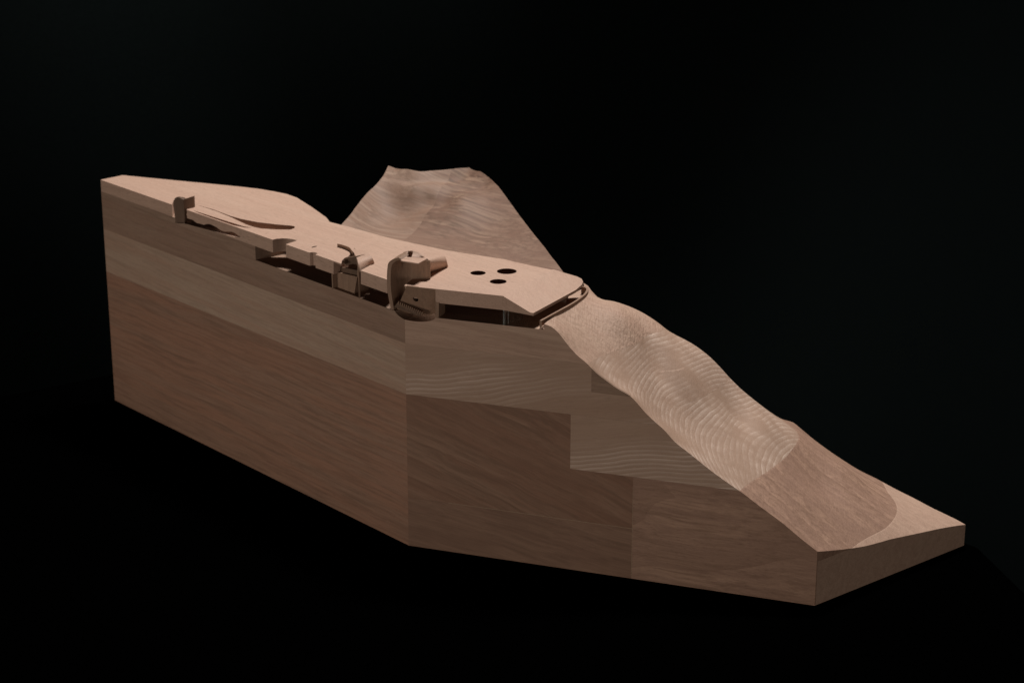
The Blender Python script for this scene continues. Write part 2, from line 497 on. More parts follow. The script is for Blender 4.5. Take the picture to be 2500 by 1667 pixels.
# ------------------------------------------------------------------ terrain on the right (carved top of the glued-up boards)
bc_px = [(1328.5, 791), (1345, 797), (1363, 812), (1384, 839), (1408, 866), (1435, 889), (1453, 908), (1480, 929), (1510, 950), (1540, 968),
         (1555, 983), (1570, 1001), (1594, 1025), (1624, 1052), (1645, 1076), (1675, 1100), (1705, 1124), (1735, 1148), (1775, 1177), (1812, 1202.5),
         (1858, 1237.6), (1910, 1276), (1945.5, 1306), (1980.6, 1334), (1996.4, 1346.4)]
cd_px = [(1996.4, 1346.4), (2033, 1343), (2080.6, 1337.6), (2114, 1332), (2152.5, 1321.8), (2191, 1312), (2243.7, 1300.8), (2296, 1289.5), (2355.9, 1280.4)]
rear = [(1444, 710, 2.325), (1460, 726.5, 2.322), (1495, 735.5, 2.318), (1540, 750, 2.312), (1570, 764, 2.308), (1600, 783, 2.303), (1630, 806, 2.30),
        (1690, 839, 2.294), (1720, 860, 2.291), (1750, 887, 2.289), (1780, 920, 2.291), (1810, 950, 2.295), (1840, 975, 2.302), (1870, 998, 2.312),
        (1905, 1021, 2.326), (1938, 1032, 2.340), (1966, 1055, 2.343), (2001, 1083, 2.338), (2051, 1118, 2.328), (2103, 1150, 2.315),
        (2138, 1167, 2.305), (2191, 1195.5, 2.288), (2226, 1213, 2.275), (2279, 1241, 2.255), (2331, 1265.7, 2.240)]
E_bc = [BC(*p) for p in bc_px]
E_cd = [CD(*p) for p in cd_px]
E_rear = [ony(*p) for p in rear]
rail_px = [(1320, 782), (1360, 760), (1400, 738), (1425, 720), (1433, 710), (1433.5, 703.5), (1427, 699.5), (1419, 699)]
rail_pl = [onz(px, py, .3005) for px, py in rail_px]
ctl = []
ctl += E_bc + E_cd + E_rear
ctl += [(p[0]+.002, p[1]-.001, .2955) for p in rail_pl[1:6]]
for z, pts in ((L1, [(1492, 860), (1564, 830), (1603, 812), (1614, 796)]),
               (L2, [(1609, 1022), (1648, 992), (1690, 975), (1759, 947)]),
               (L3, [(1840, 1172), (1875, 1150), (1910, 1122), (1942, 1090), (1951, 1069), (1942, 1050), (1924, 1036)]),
               (L5, [(2159.5, 1290), (2186, 1227), (2168, 1202)])):
    ctl += [onz(px, py, z) for px, py in pts]
seen = []; cp = []
for q in ctl:
    if all((q[0]-s[0])**2+(q[1]-s[1])**2 > .004**2 for s in seen):
        seen.append(q); cp.append(q)
terrain = TPS([q[:2] for q in cp], [q[2] for q in cp], 2e-6)
T_poly = [E_bc[0][:2]] + [q[:2] for q in E_bc[1:-1]] + [Cc[:2]] + [q[:2] for q in E_cd[1:-1]] + [D[:2]] + [q[:2] for q in E_rear[::-1]] + \
         [(.0915, 2.335), (.086, 2.334)] + [(p[0]+.0005, p[1]) for p in rail_pl[::-1][1:-1]]

def terrain_bumps(Q):
    x, y = Q[:, 0], Q[:, 1]
    def g(cx, cy, r, a, e=1.0, th=0.0):
        dx, dy = x-cx, y-cy
        u = dx*math.cos(th)+dy*math.sin(th); v = -dx*math.sin(th)+dy*math.cos(th)
        return a*np.exp(-(u*u/(r*r)+v*v/(r*r*e*e)))
    return 2.3*(g(.128, 2.255, .022, .0045, 1.6, .3) + g(.165, 2.235, .016, -.0035, 2.0, .2) + g(.205, 2.225, .02, .003, 1.5, .1) + \
        g(.262, 2.235, .02, -.003, 1.6, .2) + g(.30, 2.23, .02, .002, 1.6) + g(.36, 2.20, .025, -.003, 1.5) + g(.40, 2.25, .02, .0022, 1.2))

t_bm = heightfield(T_poly, terrain, .0032, zmin=.02, extra=terrain_bumps)

# ------------------------------------------------------------------ rear slope (the hill behind the slab)
m_left = [onz(847, 534, .316), onz(870, 504, .322), onz(892, 476, .329), onz(910, 457.5, .334), onz(926, 441, .3395), onz(937, 427, .344), onz(948, 405, .3515)]
m_crest = [onz(980, 411, .352), onz(1021, 420.7, .349), onz(1052, 419, .349), onz(1086, 416.5, .350), onz(1118, 412, .352), onz(1145, 409.5, .353)]
m_right = [onz(1173, 419, .352), onz(1195, 433, .348), onz(1217.7, 457, .341), onz(1240, 487, .332), onz(1272, 531, .320), onz(1305, 573.6, .313),
           onz(1341, 618.5, .308), onz(1376, 666, .304), onz(1392, 690, .302)]
m_in = [(900, 545, .304), (870, 550, .309), (960, 560, .300), (1010, 575, .300), (1060, 590, .300), (1120, 598, .300), (1200, 612, .301), (1290, 635, .301),
        (975, 516, .309), (930, 500, .316), (960, 470, .328),
        (1000, 446, .340), (1060, 436, .343), (1130, 432, .343), (1190, 455, .338),
        (1008, 464, .334), (1055, 470, .333), (1120, 480, .333), (1180, 495, .327),
        (1018, 503, .3165), (1050, 497, .3185), (1090, 502, .3195),
        (1012, 524, .309), (1045, 512, .3170), (1080, 520, .3172), (1120, 533, .315),
        (1008, 555, .303), (1050, 550, .306), (1100, 560, .305), (1180, 560, .307), (1220, 540, .314)]
m_left_s, m_crest_s, m_right_s = spline(m_left, 16), spline(m_crest, 14), spline(m_right, 26)
mc = m_left_s[::2]+m_crest_s[1::2]+m_right_s[::2]+[onz(*p) for p in m_in]
sb = [np.array([*p, .3075]) for p in (S(1346, 658.5), S(1257, 639.5), S(1145, 620), S(1032, 599), S(948, 580.6), S(870, 559), S(805, 542))]
mc += sb
nb = len(m_left_s[::2])+len(m_crest_s[1::2])+len(m_right_s[::2])
wt = np.ones(len(mc))*1.0e-4; wt[:nb] = 1e-7
hill = TPS([q[:2] for q in mc], [q[2] for q in mc], wt)
M_poly = [q[:2]-np.array([0, .004]) for q in sb[::-1]] + [(.064, 2.272)] + [q[:2] for q in m_right_s[::-1]] + [q[:2] for q in m_crest_s[::-1]] + [q[:2] for q in m_left_s[::-1]]
# start the left flank exactly where the slab ends
cr_pts = np.array([p[:2] for p in spline(m_crest, 60)]+[m_left[-1][:2]])
def crest_groove(Q):
    d = np.sqrt(((Q[:, None, :]-cr_pts[None])**2).sum(-1)).min(1)
    w_ = 1/(1+np.exp((Q[:, 0]+.075)/.010))/(1+np.exp(-(Q[:, 0]+.150)/.006))
    return w_*(.0012*np.exp(-(d/.005)**2)-.0050*np.exp(-((d-.017)/.008)**2)) - .0010*np.exp(-((d-.045)/.012)**2)
m_bm = heightfield(M_poly, hill, .0045, zmin=.25, extra=crest_groove)

# ------------------------------------------------------------------ block under the slab
N6 = AB(624.3, 634.7)[:2]
rec_in = [N6+nAB*.060, np.array([-.215, 2.455]), np.array([-.105, 2.345]), np.array([-.06, 2.318]), np.array([.045, 2.296])]
rail_end = [rail_pl[k][:2] for k in range(1, 8)]
Ebot = E_bc[0][:2]
rec_poly = [N6, B[:2], Ebot] + rail_end + [np.array([.087, 2.336])] + rec_in[::-1]
back_in = [p+np.array([-.001, -.003]) for p in [S(1346, 658.5), S(1257, 639.5), S(1145, 620), S(1032, 599), S(948, 580.6), S(870, 559)]]
back_in2 = [S(*p)-nAB*.0008 for p in [(805, 542), (796.5, 531), (760, 505), (725, 483), (700, 474), (669, 467.6), (630, 461), (587, 456), (520, 449.5), (400, 438), (300, 428)]]
pla_poly = [A[:2], N6] + rec_in + [np.array([.087, 2.336]), np.array([.060, 2.290])] + back_in + back_in2
low_poly = [A[:2], B[:2], Ebot] + rail_end + [np.array([.087, 2.336]), np.array([.060, 2.290])] + back_in + back_in2

g = .00004
def board(name, mat, solids, zlo, zhi, slo=None, shi=None, cuts=(), label=None):
    """solids are copied, trimmed to a height range and to a range along the right face"""
    res = []
    for s in solids:
        bm = s.copy()
        if zlo > 0: slice_bm(bm, (0, 0, zlo+g), (0, 0, -1))
        if zhi < 1 and bm.faces: slice_bm(bm, (0, 0, zhi-g), (0, 0, 1))
        if slo is not None and bm.faces: slice_bm(bm, (slo[0]+dBC[0]*g, slo[1]+dBC[1]*g, 0), (-dBC[0], -dBC[1], 0))
        if shi is not None and bm.faces: slice_bm(bm, (shi[0]-dBC[0]*g, shi[1]-dBC[1]*g, 0), (dBC[0], dBC[1], 0))
        for co, no in cuts:
            if bm.faces: slice_bm(bm, co, no)
        if bm.faces: res.append(bm)
        else: bm.free()
    return finish(name, join_bm(res), mat, label=label)

b_pla = prism_bm(low_poly, L1, HB-.0002)
b_low = prism_bm(low_poly, 0, L1)
p1444 = BC(1444, 930)[:2]; p1392 = BC(1392.5, 1080)[:2]; p1544 = BC(1544, 1250)[:2]
# mitre plane through the front corner, keeps grain runs of the two faces apart
mit = dAB+dBC; mit /= np.hypot(*mit)
left_of = ((B[0], B[1], 0), (mit[0], mit[1], 0))
right_of = ((B[0]+mit[0]*g, B[1]+mit[1]*g, 0), (-mit[0], -mit[1], 0))

bd_top = board('board', M_top, [b_pla], L1, 1, cuts=[left_of], label='brown board under the roof slab along the left face')
bd_top2 = board('board', M_wave, [b_pla], L1, 1, cuts=[right_of], label='finely rippled top board of the slope')
t_top = board('board', M_wave, [t_bm], L1, 1)
p_end = p1444-nBC*0
board('board', M_light, [b_low], L2, L1, cuts=[left_of], label='lighter brown board along the left face')
def board_multi(name, mat, jobs, label):
    res = []
    for s, zlo, zhi, slo, shi, cuts in jobs:
        o = board(name, mat, [s], zlo, zhi, slo, shi, cuts)
        bm = bmesh.new(); bm.from_mesh(o.data); res.append(bm)
        me = o.data; bpy.data.objects.remove(o); bpy.data.meshes.remove(me)
    return finish(name, join_bm(res), mat, label=label)
board_multi('board', M_strp2, [(b_low, L2, L1, None, None, [right_of]), (t_bm, L2, L15+g, None, None, []), (t_bm, L15-g, L1, None, p1444, []), (t_bm, L15-g, L1, p1444, None, [((p1444[0]+nBC[0]*.0032, p1444[1]+nBC[1]*.0032, 0), (-nBC[0], -nBC[1], 0))])],
            'board with curved growth rings across the upper slope')
board('board', M_chip, [t_bm], L15, L1, slo=p1444, cuts=[((p1444[0]+nBC[0]*.0031, p1444[1]+nBC[1]*.0031, 0), (nBC[0], nBC[1], 0))], label='small darker brown board end let into the slope')
board('board', M_red, [b_low], 0, L2, cuts=[left_of], label='tall reddish brown block on the left face')
board_multi('board', M_dark, [(b_low, L4, L2, None, None, [right_of]), (t_bm, L3-g, L2, None, p1392, []), (t_bm, L4, L3+g, None, p1544, [])],
            'large dark brown block right of the front corner')
board_multi('board', M_dark2, [(b_low, 0, L4, None, None, [right_of]), (t_bm, 0, L4, None, p1544, [])], 'low dark board at the foot of the front corner')
board('board', M_strp, [t_bm], L3, L2, slo=p1392, label='striped pale board in the middle of the slope')
fc_ = (Cc[:2]+nBC*.0012)
board_multi('board', M_rose, [(t_bm, L5, L3, p1544, None, []), (t_bm, 0, L5+2*g, p1544, None, [((fc_[0], fc_[1], 0), (nBC[0], nBC[1], 0))])], 'rosy brown board on the lower slope')
board('board', M_foot, [t_bm], 0, L5, slo=p1544, cuts=[((fc_[0], fc_[1], 0), (-nBC[0], -nBC[1], 0))], label='pale board at the foot of the slope')
sm = onz(1007, 566, .303); sm2 = onz(1041, 526, .312)
sv = (sm2-sm)[:2]; sv /= np.hypot(*sv); sn = np.array([sv[1], -sv[0]])
board('board', M_mtn2, [m_bm], 0, 1, cuts=[((sm[0]-sn[0]*g, sm[1]-sn[1]*g, 0), (sn[0], sn[1], 0))], label='greyish board on the left of the rear slope')
board('board', M_mtn, [m_bm], 0, 1, cuts=[((sm[0]+sn[0]*g, sm[1]+sn[1]*g, 0), (-sn[0], -sn[1], 0))], label='brown board on the right of the rear slope')
for b in (b_pla, b_low, t_bm, m_bm): b.free()

# ------------------------------------------------------------------ roof slab
def slab_mesh():
    bm = bmesh.new()
    vs = [bm.verts.new((p[0], p[1], 0)) for p in slab_poly]
    bm.faces.new(vs)
    for k in (0.0, .90):
        co = cr0+enor*dmax*k
        bmesh.ops.bisect_plane(bm, geom=list(bm.verts)+list(bm.edges)+list(bm.faces), dist=1e-6, plane_co=(co[0], co[1], 0), plane_no=(enor[0], enor[1], 0))
    r = bmesh.ops.extrude_face_region(bm, geom=list(bm.faces))
    top = set(v for v in r['geom'] if isinstance(v, bmesh.types.BMVert))
    for v in bm.verts:
        v.co.z = slab_top(v.co.x, v.co.y) if v in top else slab_bot(v.co.x, v.co.y)
    bmesh.ops.triangulate(bm, faces=[f for f in bm.faces if len(f.verts) > 4])
    return bm
# the slab is built in world coordinates, cut, then parented
slab = finish('roof_slab', slab_mesh(), M_slab, parent=None, label='long pale roof slab with notches, slots and three round holes')
def hole(cx, cy, r):
    c = onz(cx, cy, H)
    return prism_bm([(c[0]+r*math.cos(a), c[1]+r*math.sin(a)) for a in np.linspace(0, 2*math.pi, 48, endpoint=False)], .3150, .34)
for a in ((1167, 666.4, .0091), (1237.2, 662.3, .0117), (1216.3, 687.3, .0098)): boolean(slab, hole(*a))
M_hole_shade = wood('hole_shade_wood', (.15, .075, .045), (.08, .04, .024), streak=.3, axis=(0, 1.57, 0))  # dark colour paints the shade inside the slab's round holes
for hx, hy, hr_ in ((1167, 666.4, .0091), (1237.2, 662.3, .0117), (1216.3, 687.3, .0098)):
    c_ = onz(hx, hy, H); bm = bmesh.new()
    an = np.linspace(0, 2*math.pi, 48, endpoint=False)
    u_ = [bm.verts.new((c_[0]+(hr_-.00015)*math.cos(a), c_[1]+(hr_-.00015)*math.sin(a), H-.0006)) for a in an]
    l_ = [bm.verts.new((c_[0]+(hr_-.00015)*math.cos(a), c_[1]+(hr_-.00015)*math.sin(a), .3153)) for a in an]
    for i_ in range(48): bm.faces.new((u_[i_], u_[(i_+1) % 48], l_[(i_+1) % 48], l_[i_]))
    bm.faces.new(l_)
    finish('hole_shade_lining', bm, M_hole_shade, label='dark lining that paints shade into a round hole of the slab')
z4a = lambda l: [S(400+x/6.533, 460+y/6.533) for x, y in l]
sl1 = z4a([(490, 252), (800, 340), (1050, 436), (1230, 488), (1500, 540), (1800, 575), (2040, 596), (2090, 608), (2085, 632), (2020, 658), (1800, 656), (1550, 641), (1450, 620), (1300, 570), (1100, 474), (850, 368)])
boolean(slab, prism_bm(sl1, .30, .34))
sl2 = z4a([(470, 352), (800, 458), (1150, 568), (1280, 608), (1420, 631), (1300, 626), (1120, 592), (800, 482), (560, 396)])
boolean(slab, prism_bm(sl2, .30, .34))
sl3 = [S(600+x/7.84, 570+y/7.84) for x, y in [(1250, 266), (1300, 246), (1365, 239), (1355, 254), (1272, 273)]]
boolean(slab, prism_bm(sl3, .315, .34))
# wavy undercut near the left notch (face outline pushed inwards)
wv = [(140, 558), (150, 470), (340, 488), (420, 512), (480, 560), (540, 575), (600, 592), (635, 578), (670, 576), (720, 590), (790, 625), (870, 680), (930, 700), (980, 700), (1040, 703), (1090, 722), (1130, 752), (1185, 780), (1120, 792), (1000, 762), (860, 722), (660, 668), (480, 622), (330, 580)]
wpts = [AB(400+x/6.533, 460+y/6.533, -.004) for x, y in wv]
wvec = (nAB[0]*.055, nAB[1]*.055, 0)
boolean(slab, extrude_bm(wpts, wvec))
# thin tongue left above the middle pavilion
tq = [AB(809.5, 641, -.003), AB(836, 652, -.003), AB(836, 680, -.003), AB(809.5, 672, -.003)]
boolean(slab, extrude_bm(tq, (nAB[0]*.02, nAB[1]*.02, 0)))
slab.parent = root; slab.location = -BASE
bv = slab.modifiers.new('edge', 'BEVEL'); bv.width = .0004; bv.segments = 1; bv.limit_method = 'ANGLE'; bv.angle_limit = math.radians(40)

# undercut and scoop in the board below
out_ = [N6-nAB*.02, B[:2]-nAB*.02-nBC*.02, Ebot-nBC*.02+dBC*.02] + [p+np.array([.02, .0]) for p in rail_end[:6]] + [np.array([.110, 2.36]), np.array([.052, 2.36])] + rec_in[::-1]
cen = onz(1012, 768, HF)
for w in (bd_top, bd_top2):
    w.parent = None; w.location = (0, 0, 0)
    boolean(w, prism_bm(out_, HF, .33))
    if w is bd_top: boolean(w, extrude_bm([AB(400+x/6.533, 460+y/6.533, -.004) for x, y in wv], wvec))
    sc = bmesh.new()
    bmesh.ops.create_uvsphere(sc, u_segments=40, v_segments=20, radius=1)
    bmesh.ops.scale(sc, vec=(.028, .020, .0085), verts=sc.verts)
    bmesh.ops.rotate(sc, cent=(0, 0, 0), matrix=Matrix.Rotation((yaw+yawB)/2, 3, 'Z'), verts=sc.verts)
    bmesh.ops.translate(sc, vec=(cen[0], cen[1], HF+.0012), verts=sc.verts)
    boolean(w, sc)
    w.parent = root; w.location = -BASE
bm = bmesh.new(); bm.from_mesh(bd_top2.data); bm.from_mesh(t_top.data); bm.to_mesh(bd_top2.data); bm.free()
me = t_top.data; bpy.data.objects.remove(t_top); bpy.data.meshes.remove(me)

# ------------------------------------------------------------------ thin rim round the opening at the head of the slope
def strip(path, th, z0, z1, name, mat, label=None, parent=root):
    P2 = [np.array(p[:2]) for p in path]
    L, R = [], []
    for i, p in enumerate(P2):
        d = P2[min(i+1, len(P2)-1)]-P2[max(i-1, 0)]; d = d/np.hypot(*d)
        n = np.array([-d[1], d[0]])
        L.append(p+n*th/2); R.append(p-n*th/2)
    poly = L+R[::-1]
    return finish(name, prism_bm(poly, z0, z1), mat, parent, label)
rail_s = spline([p[:2] for p in rail_pl], 26)
strip(rail_s, .0026, HF+.0005, .3003, 'rim', M_pod, 'thin curved wooden rim round the opening')
lip = [BC(1318, 800, -.0003), BC(1322, 797, -.0003), BC(1327, 795.5, -.0003), BC(1327, 801, -.0003), BC(1320, 803.5, -.0003), BC(1316.5, 803, -.0003)]
finish('rim_foot', extrude_bm(lip, (nBC[0]*.004, nBC[1]*.004, 0)), M_slab, label='small splintered foot at the end of the rim')

M_glue = wood('glue_line', (.42, .30, .20), (.36, .25, .17), streak=.3)
def glue(p, q, wv):
    q4 = [np.array([p[0], p[1], p[2]]), np.array([q[0], q[1], q[2]]), np.array([q[0], q[1], q[2]])+wv, np.array([p[0], p[1], p[2]])+wv]
    q4 = [v-np.array([*nBC, 0])*.00018 for v in q4]
    finish('glue_line', extrude_bm(q4, (nBC[0]*.0004, nBC[1]*.0004, 0)), M_glue)
ga = BC(1095, 1229); ga[2] = L4; gb = np.array([p1544[0], p1544[1], L4])
glue(ga, gb, np.array([0, 0, .0005]))
glue(np.array([p1544[0], p1544[1], .004]), np.array([p1544[0], p1544[1], L3-.012]), np.array([dBC[0], dBC[1], 0])*.00045)

# clear panes under the slab
def pane(p, q, name='glass_pane'):
    d = q-p; n = np.array([-d[1], d[0]])/np.hypot(*d)*.0006
    return finish(name, prism_bm([p+n, q+n, q-n, p-n], HF+.0002, HB-.0003), M_glass)
pa = BC(1229, 770, .0005)[:2]
pane(pa, pa+nBC*.030+dBC*.012)
for dd in (0.0, .0020, .0075):
    pm = pa+(nBC*.9+dBC*.4)*dd
    finish('pane_edge', prism_bm([pm, pm+dBC*.0006, pm+dBC*.0006+nBC*.0006, pm+nBC*.0006], HF+.0002, HB-.0003), M_edge)
pc = AB(469, 545, .010)[:2]
pane(pc, pc+nAB*.012)

# ------------------------------------------------------------------ left pavilion: upright folded wall in the slab's left notch
zz = lambda x, y: (400+x/6.533, 460+y/6.533)
def wall_outline():
    # left leaf stands in the notch, right leaf turns away over the slab
    a0 = AB(*zz(170, 300), .001); k = AB(*zz(322, 330), .012)
    return a0, k
nl = np.array([*nAB, 0])
lp = [zz(187, 546), zz(168, 400), zz(150, 270), zz(155, 205), zz(175, 160), zz(205, 140), zz(250, 148), zz(310, 182), zz(330, 360), zz(332, 552)]
leaf = [AB(px, py, .0003+.004*t) for (px, py), t in zip(lp, (0, 0, 0, 0, .05, .15, .45, 1, 1, 1))]
bm = bmesh.new()
f_ = [bm.verts.new(tuple(p)) for p in leaf]
b_ = [bm.verts.new(tuple(p+nl*.0035+np.array([0, 0, .0003]))) for p in leaf]
n_ = len(leaf)
bm.faces.new(f_); bm.faces.new(b_[::-1])
for i in range(n_): bm.faces.new((f_[i], b_[i], b_[(i+1) % n_], f_[(i+1) % n_]))
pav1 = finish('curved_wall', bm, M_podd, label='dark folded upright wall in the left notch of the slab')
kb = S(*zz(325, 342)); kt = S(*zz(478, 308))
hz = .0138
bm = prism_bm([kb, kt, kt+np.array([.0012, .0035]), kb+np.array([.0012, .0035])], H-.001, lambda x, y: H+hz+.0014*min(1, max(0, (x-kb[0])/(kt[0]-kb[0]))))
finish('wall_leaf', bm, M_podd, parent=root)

# ------------------------------------------------------------------ middle pavilion: hooked shell over a stepped block
z3 = lambda x, y: (780+x/9.8, 580+y/9.8)
def lift(pl, py):
    """height at which a plan point is seen on row py"""
    lo, hi = .25, .40
    for _ in range(40):
        m = (lo+hi)/2
        q = np.array([pl[0], pl[1], m])-EYE; yy = q[1]*cc-q[2]*ss; vv = q[1]*ss+q[2]*cc
        if CY-FOC*vv/yy > py: lo = m
        else: hi = m
    return np.array([pl[0], pl[1], m])
fr = [AB(*z3(960, 1485), .0005), AB(*z3(962, 1200), .0005), AB(*z3(954, 1000), .0005), AB(*z3(944, 800), .0008), AB(*z3(928, 610), .004),
      AB(*z3(898, 500), .011), AB(*z3(850, 405), .021), AB(*z3(800, 335), .031)]
wb_ = [(z3(738, 345), 262), (z3(690, 312), 226), (z3(600, 272), 193), (z3(520, 246), 168), (z3(430, 222), 150)]
fr += [lift(S(*p), z3(0, t)[1]) for p, t in wb_]
# rear profile follows the foot of the hump on the slab and dies into it
rearp = [(z3(1300, 700), H-.018), (z3(1318, 640), H-.006), (z3(1318, 622), H), (z3(1302, 575), .3288), (z3(1278, 515), .3322), (z3(1238, 440), .3348), (z3(1180, 380), .3356),
         (z3(1110, 335), .3352), (z3(1010, 306), .3336), (z3(900, 280), .3312), (z3(760, 250), .3284), (z3(600, 215), .3262)]
base = onz(*z3(1318, 622), H)
rr = []
for (p, z) in rearp:
    q = onz(p[0], p[1], z); rr.append(q)
rr[0] = np.array([rr[2][0], rr[2][1], H-.018]); rr[1] = np.array([rr[2][0], rr[2][1], H-.006])
fs, rs = spline(fr, 30), spline(rr, 30)
curves = []
for k in range(12):
    t = k/11
    e = t
    curves.append([(1-e)*a+e*b for a, b in zip(fs, rs)])
ks = 0
while fs[ks][2] < H-.003: ks += 1
k0 = 15
top_f = arc(fs[ks:], 30)
top_r = arc(rr[1:], 30)
# the hump fades into the slab at its left end and at its far side
for i_, p in enumerate(top_r):
    u = i_/(len(top_r)-1)
    if u > .75: p[2] = p[2]-(u-.75)/.25*.0045
bm = bmesh.new()
NR = 14
G = []
for k in range(NR):
    t = k/(NR-1)
    G.append([bm.verts.new(tuple((1-t)*a+t*b)) for a, b in zip(top_f, top_r)])
for i_ in range(NR-1):
    for j_ in range(len(top_f)-1): bm.faces.new((G[i_][j_], G[i_][j_+1], G[i_+1][j_+1], G[i_+1][j_]))
low = [bm.verts.new((v.co.x, v.co.y+.001, H-.006)) for v in G[-1]]
for j_ in range(len(low)-1): bm.faces.new((G[-1][j_], G[-1][j_+1], low[j_+1], low[j_]))
lf = [bm.verts.new((v.co.x-.0002, v.co.y, H-.006)) for v in [r[-1] for r in G]]
for i_ in range(NR-1): bm.faces.new((G[i_][-1], G[i_+1][-1], lf[i_+1], lf[i_]))
pav2 = finish('vault_shell', bm, M_slab, label='hooked curved shell rising over the middle notch', ang=60)
# rim: thin front edge of the shell, and the upright face left of it
cin = AB(*z3(640, 760), .010)
def inw(p, d):
    v = cin-p; v[1] = 0; v = v-nl*np.dot(v, nl)
    return p+v/np.linalg.norm(v)*d
rimc = fs[:k0+1]
bm = loft_bm([[p-nl*.0006 for p in rimc], [inw(p, .0030 if p[2] > H-.01 else .0016)-nl*.0006 for p in rimc]], thick=.0018, inward=(nl[0], nl[1], 0))
finish('shell_rim', bm, M_pod, ang=50)
up_f = fs[k0+2:]
bm = loft_bm([[p-nl*.0002 for p in up_f], [np.array([p[0], p[1], H-.002])-nl*.0002 for p in up_f]], thick=.0010, inward=(0, 1, 0))
finish('shell_face', bm, M_pod, ang=50)
post = [AB(809.2, 667), AB(812, 667.5), AB(813.5, 706.5), AB(811, 705.5)]
finish('post', extrude_bm(post, (nAB[0]*.02, nAB[1]*.02, 0)), M_pod)
blk = [AB(823.9, 664.7, .006), AB(872.5, 675.5, .006), AB(864.5, 719, .006), AB(850, 715.5, .006), AB(816, 707.5, .006)]
finish('inner_block', extrude_bm(blk, (nAB[0]*.022, nAB[1]*.022, 0)), M_pod, label='five sided block inside the middle pavilion')
st1 = [AB(841, 630, .012), AB(868, 626, .012), AB(872, 642, .012), AB(845, 648, .012)]
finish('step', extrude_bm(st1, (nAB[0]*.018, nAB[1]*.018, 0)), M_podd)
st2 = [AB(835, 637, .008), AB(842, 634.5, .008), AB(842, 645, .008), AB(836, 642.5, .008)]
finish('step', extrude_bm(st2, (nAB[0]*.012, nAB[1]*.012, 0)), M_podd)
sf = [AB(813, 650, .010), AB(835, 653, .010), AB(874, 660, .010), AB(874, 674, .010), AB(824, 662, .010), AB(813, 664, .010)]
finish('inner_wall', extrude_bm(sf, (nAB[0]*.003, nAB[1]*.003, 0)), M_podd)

# ------------------------------------------------------------------ right pavilion
z4 = lambda x, y: (900+x/7.467, 590+y/7.467)
rim = [z4(545, 290), z4(450, 320), z4(390, 355), z4(355, 400), z4(340, 500), z4(332, 640), z4(338, 850), z4(356, 980), z4(380, 1110), z4(408, 1235)]
c0 = spline([AB(px, py, .0002) for px, py in rim], 24)
rim_in = [z4(600, 330), z4(520, 345), z4(455, 385), z4(425, 430), z4(408, 520), z4(400, 650), z4(405, 850), z4(420, 980), z4(440, 1110), z4(462, 1260)]
c1 = spline([AB(px, py, .0012) for px, py in rim_in], 24)
RZ = .3495
pw = onz(*z4(795, 681), H); qw = onz(*z4(1125, 690), H)
# shell: outer rim strip, then the concave inner face running back to the wall
def vline(p, zt, zb, n=24): return [np.array([p[0], p[1], zt+(zb-zt)*i/(n-1)]) for i in range(n)]
midp = AB(*z4(600, 800), .016)
c2 = [np.array([midp[0]+.002*math.sin(math.pi*i/23), midp[1], RZ+(HF-.003-RZ)*i/23]) for i in range(24)]
c3 = vline(pw, RZ, HF-.002)
bm = loft_bm([c0, c1], thick=.012, inward=(nAB[0], nAB[1], 0))
pav3 = finish('curved_side_wall', bm, M_pod, label='C shaped side wall at the front corner', ang=50)
bm = loft_bm([c1, [.5*(a+b)+np.array([-.001, .002, 0]) for a, b in zip(c1, c2)], c2, c3], thick=.0015, inward=(0, 1, 0))
finish('inner_wall', bm, M_pod, ang=60)
# rear wall above the slab tongue
hw = onz(*z4(1112, 350), RZ-.0005)
bm = prism_bm([pw[:2], qw[:2], qw[:2]+np.array([0, .0018]), pw[:2]+np.array([0, .0018])], H-.002, RZ-.001)
finish('rear_wall', bm, M_pod)
# roof plate
rf = [onz(*z4(490, 330), RZ)[:2], onz(*z4(905, 396), RZ)[:2], onz(*z4(1070, 308), RZ)[:2], onz(*z4(1040, 298), RZ)[:2], onz(*z4(590, 275), RZ)[:2], onz(*z4(545, 290), RZ)[:2]]
finish('roof_plate', prism_bm(rf, RZ-.0012, RZ), M_slab, label='small pale roof plate of the right pavilion')
fas = [onz(*z4(905, 396), RZ), onz(*z4(1070, 308), RZ)]
# lower front panel with the round hole, flush over the slab edge
n3 = np.array([*nBC, 0.0]); d3 = np.array([*dBC, 0.0])
tl = BC(*z4(697, 803), -.0002); tr = BC(*z4(1216, 868), -.0002)
PIN = .017
bl_ = np.array([tl[0], tl[1], HF-.004])+n3*PIN-d3*.022; br_ = np.array([tr[0], tr[1], HF-.004])+n3*PIN
panel = finish('front_panel', extrude_bm([tl, tr, br_, bl_], n3*.0025), M_pod, parent=None, label='leaning front panel with a round hole')
hc = .62*(.62*tl+.38*tr)+.38*(.62*bl_+.38*br_)
hc = None
def panel_pt(px, py):
    """sight line meets the leaning panel"""
    nn = np.cross(tr-tl, br_-tr); r = ray(px, py)
    return EYE+r*(np.dot(tl-EYE, nn)/np.dot(r, nn))
hc = panel_pt(*z4(857, 1050))
up = (tr-br_)/np.linalg.norm(tr-br_)
ringp = [hc-n3*.003+d3*.0034*math.cos(a)+up*.0033*math.sin(a) for a in np.linspace(0, 2*math.pi, 28, endpoint=False)]
boolean(panel, extrude_bm(ringp, n3*.012))
panel.parent = root; panel.location = -BASE
tube = bmesh.new()  # dark closed tube added behind the panel hole so it stays unlit
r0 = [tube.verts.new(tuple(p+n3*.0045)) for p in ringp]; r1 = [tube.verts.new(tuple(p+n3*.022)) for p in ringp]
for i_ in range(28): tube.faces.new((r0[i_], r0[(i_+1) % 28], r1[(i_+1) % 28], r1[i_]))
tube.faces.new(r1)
finish('hole_shade_lining', tube, M_podd)
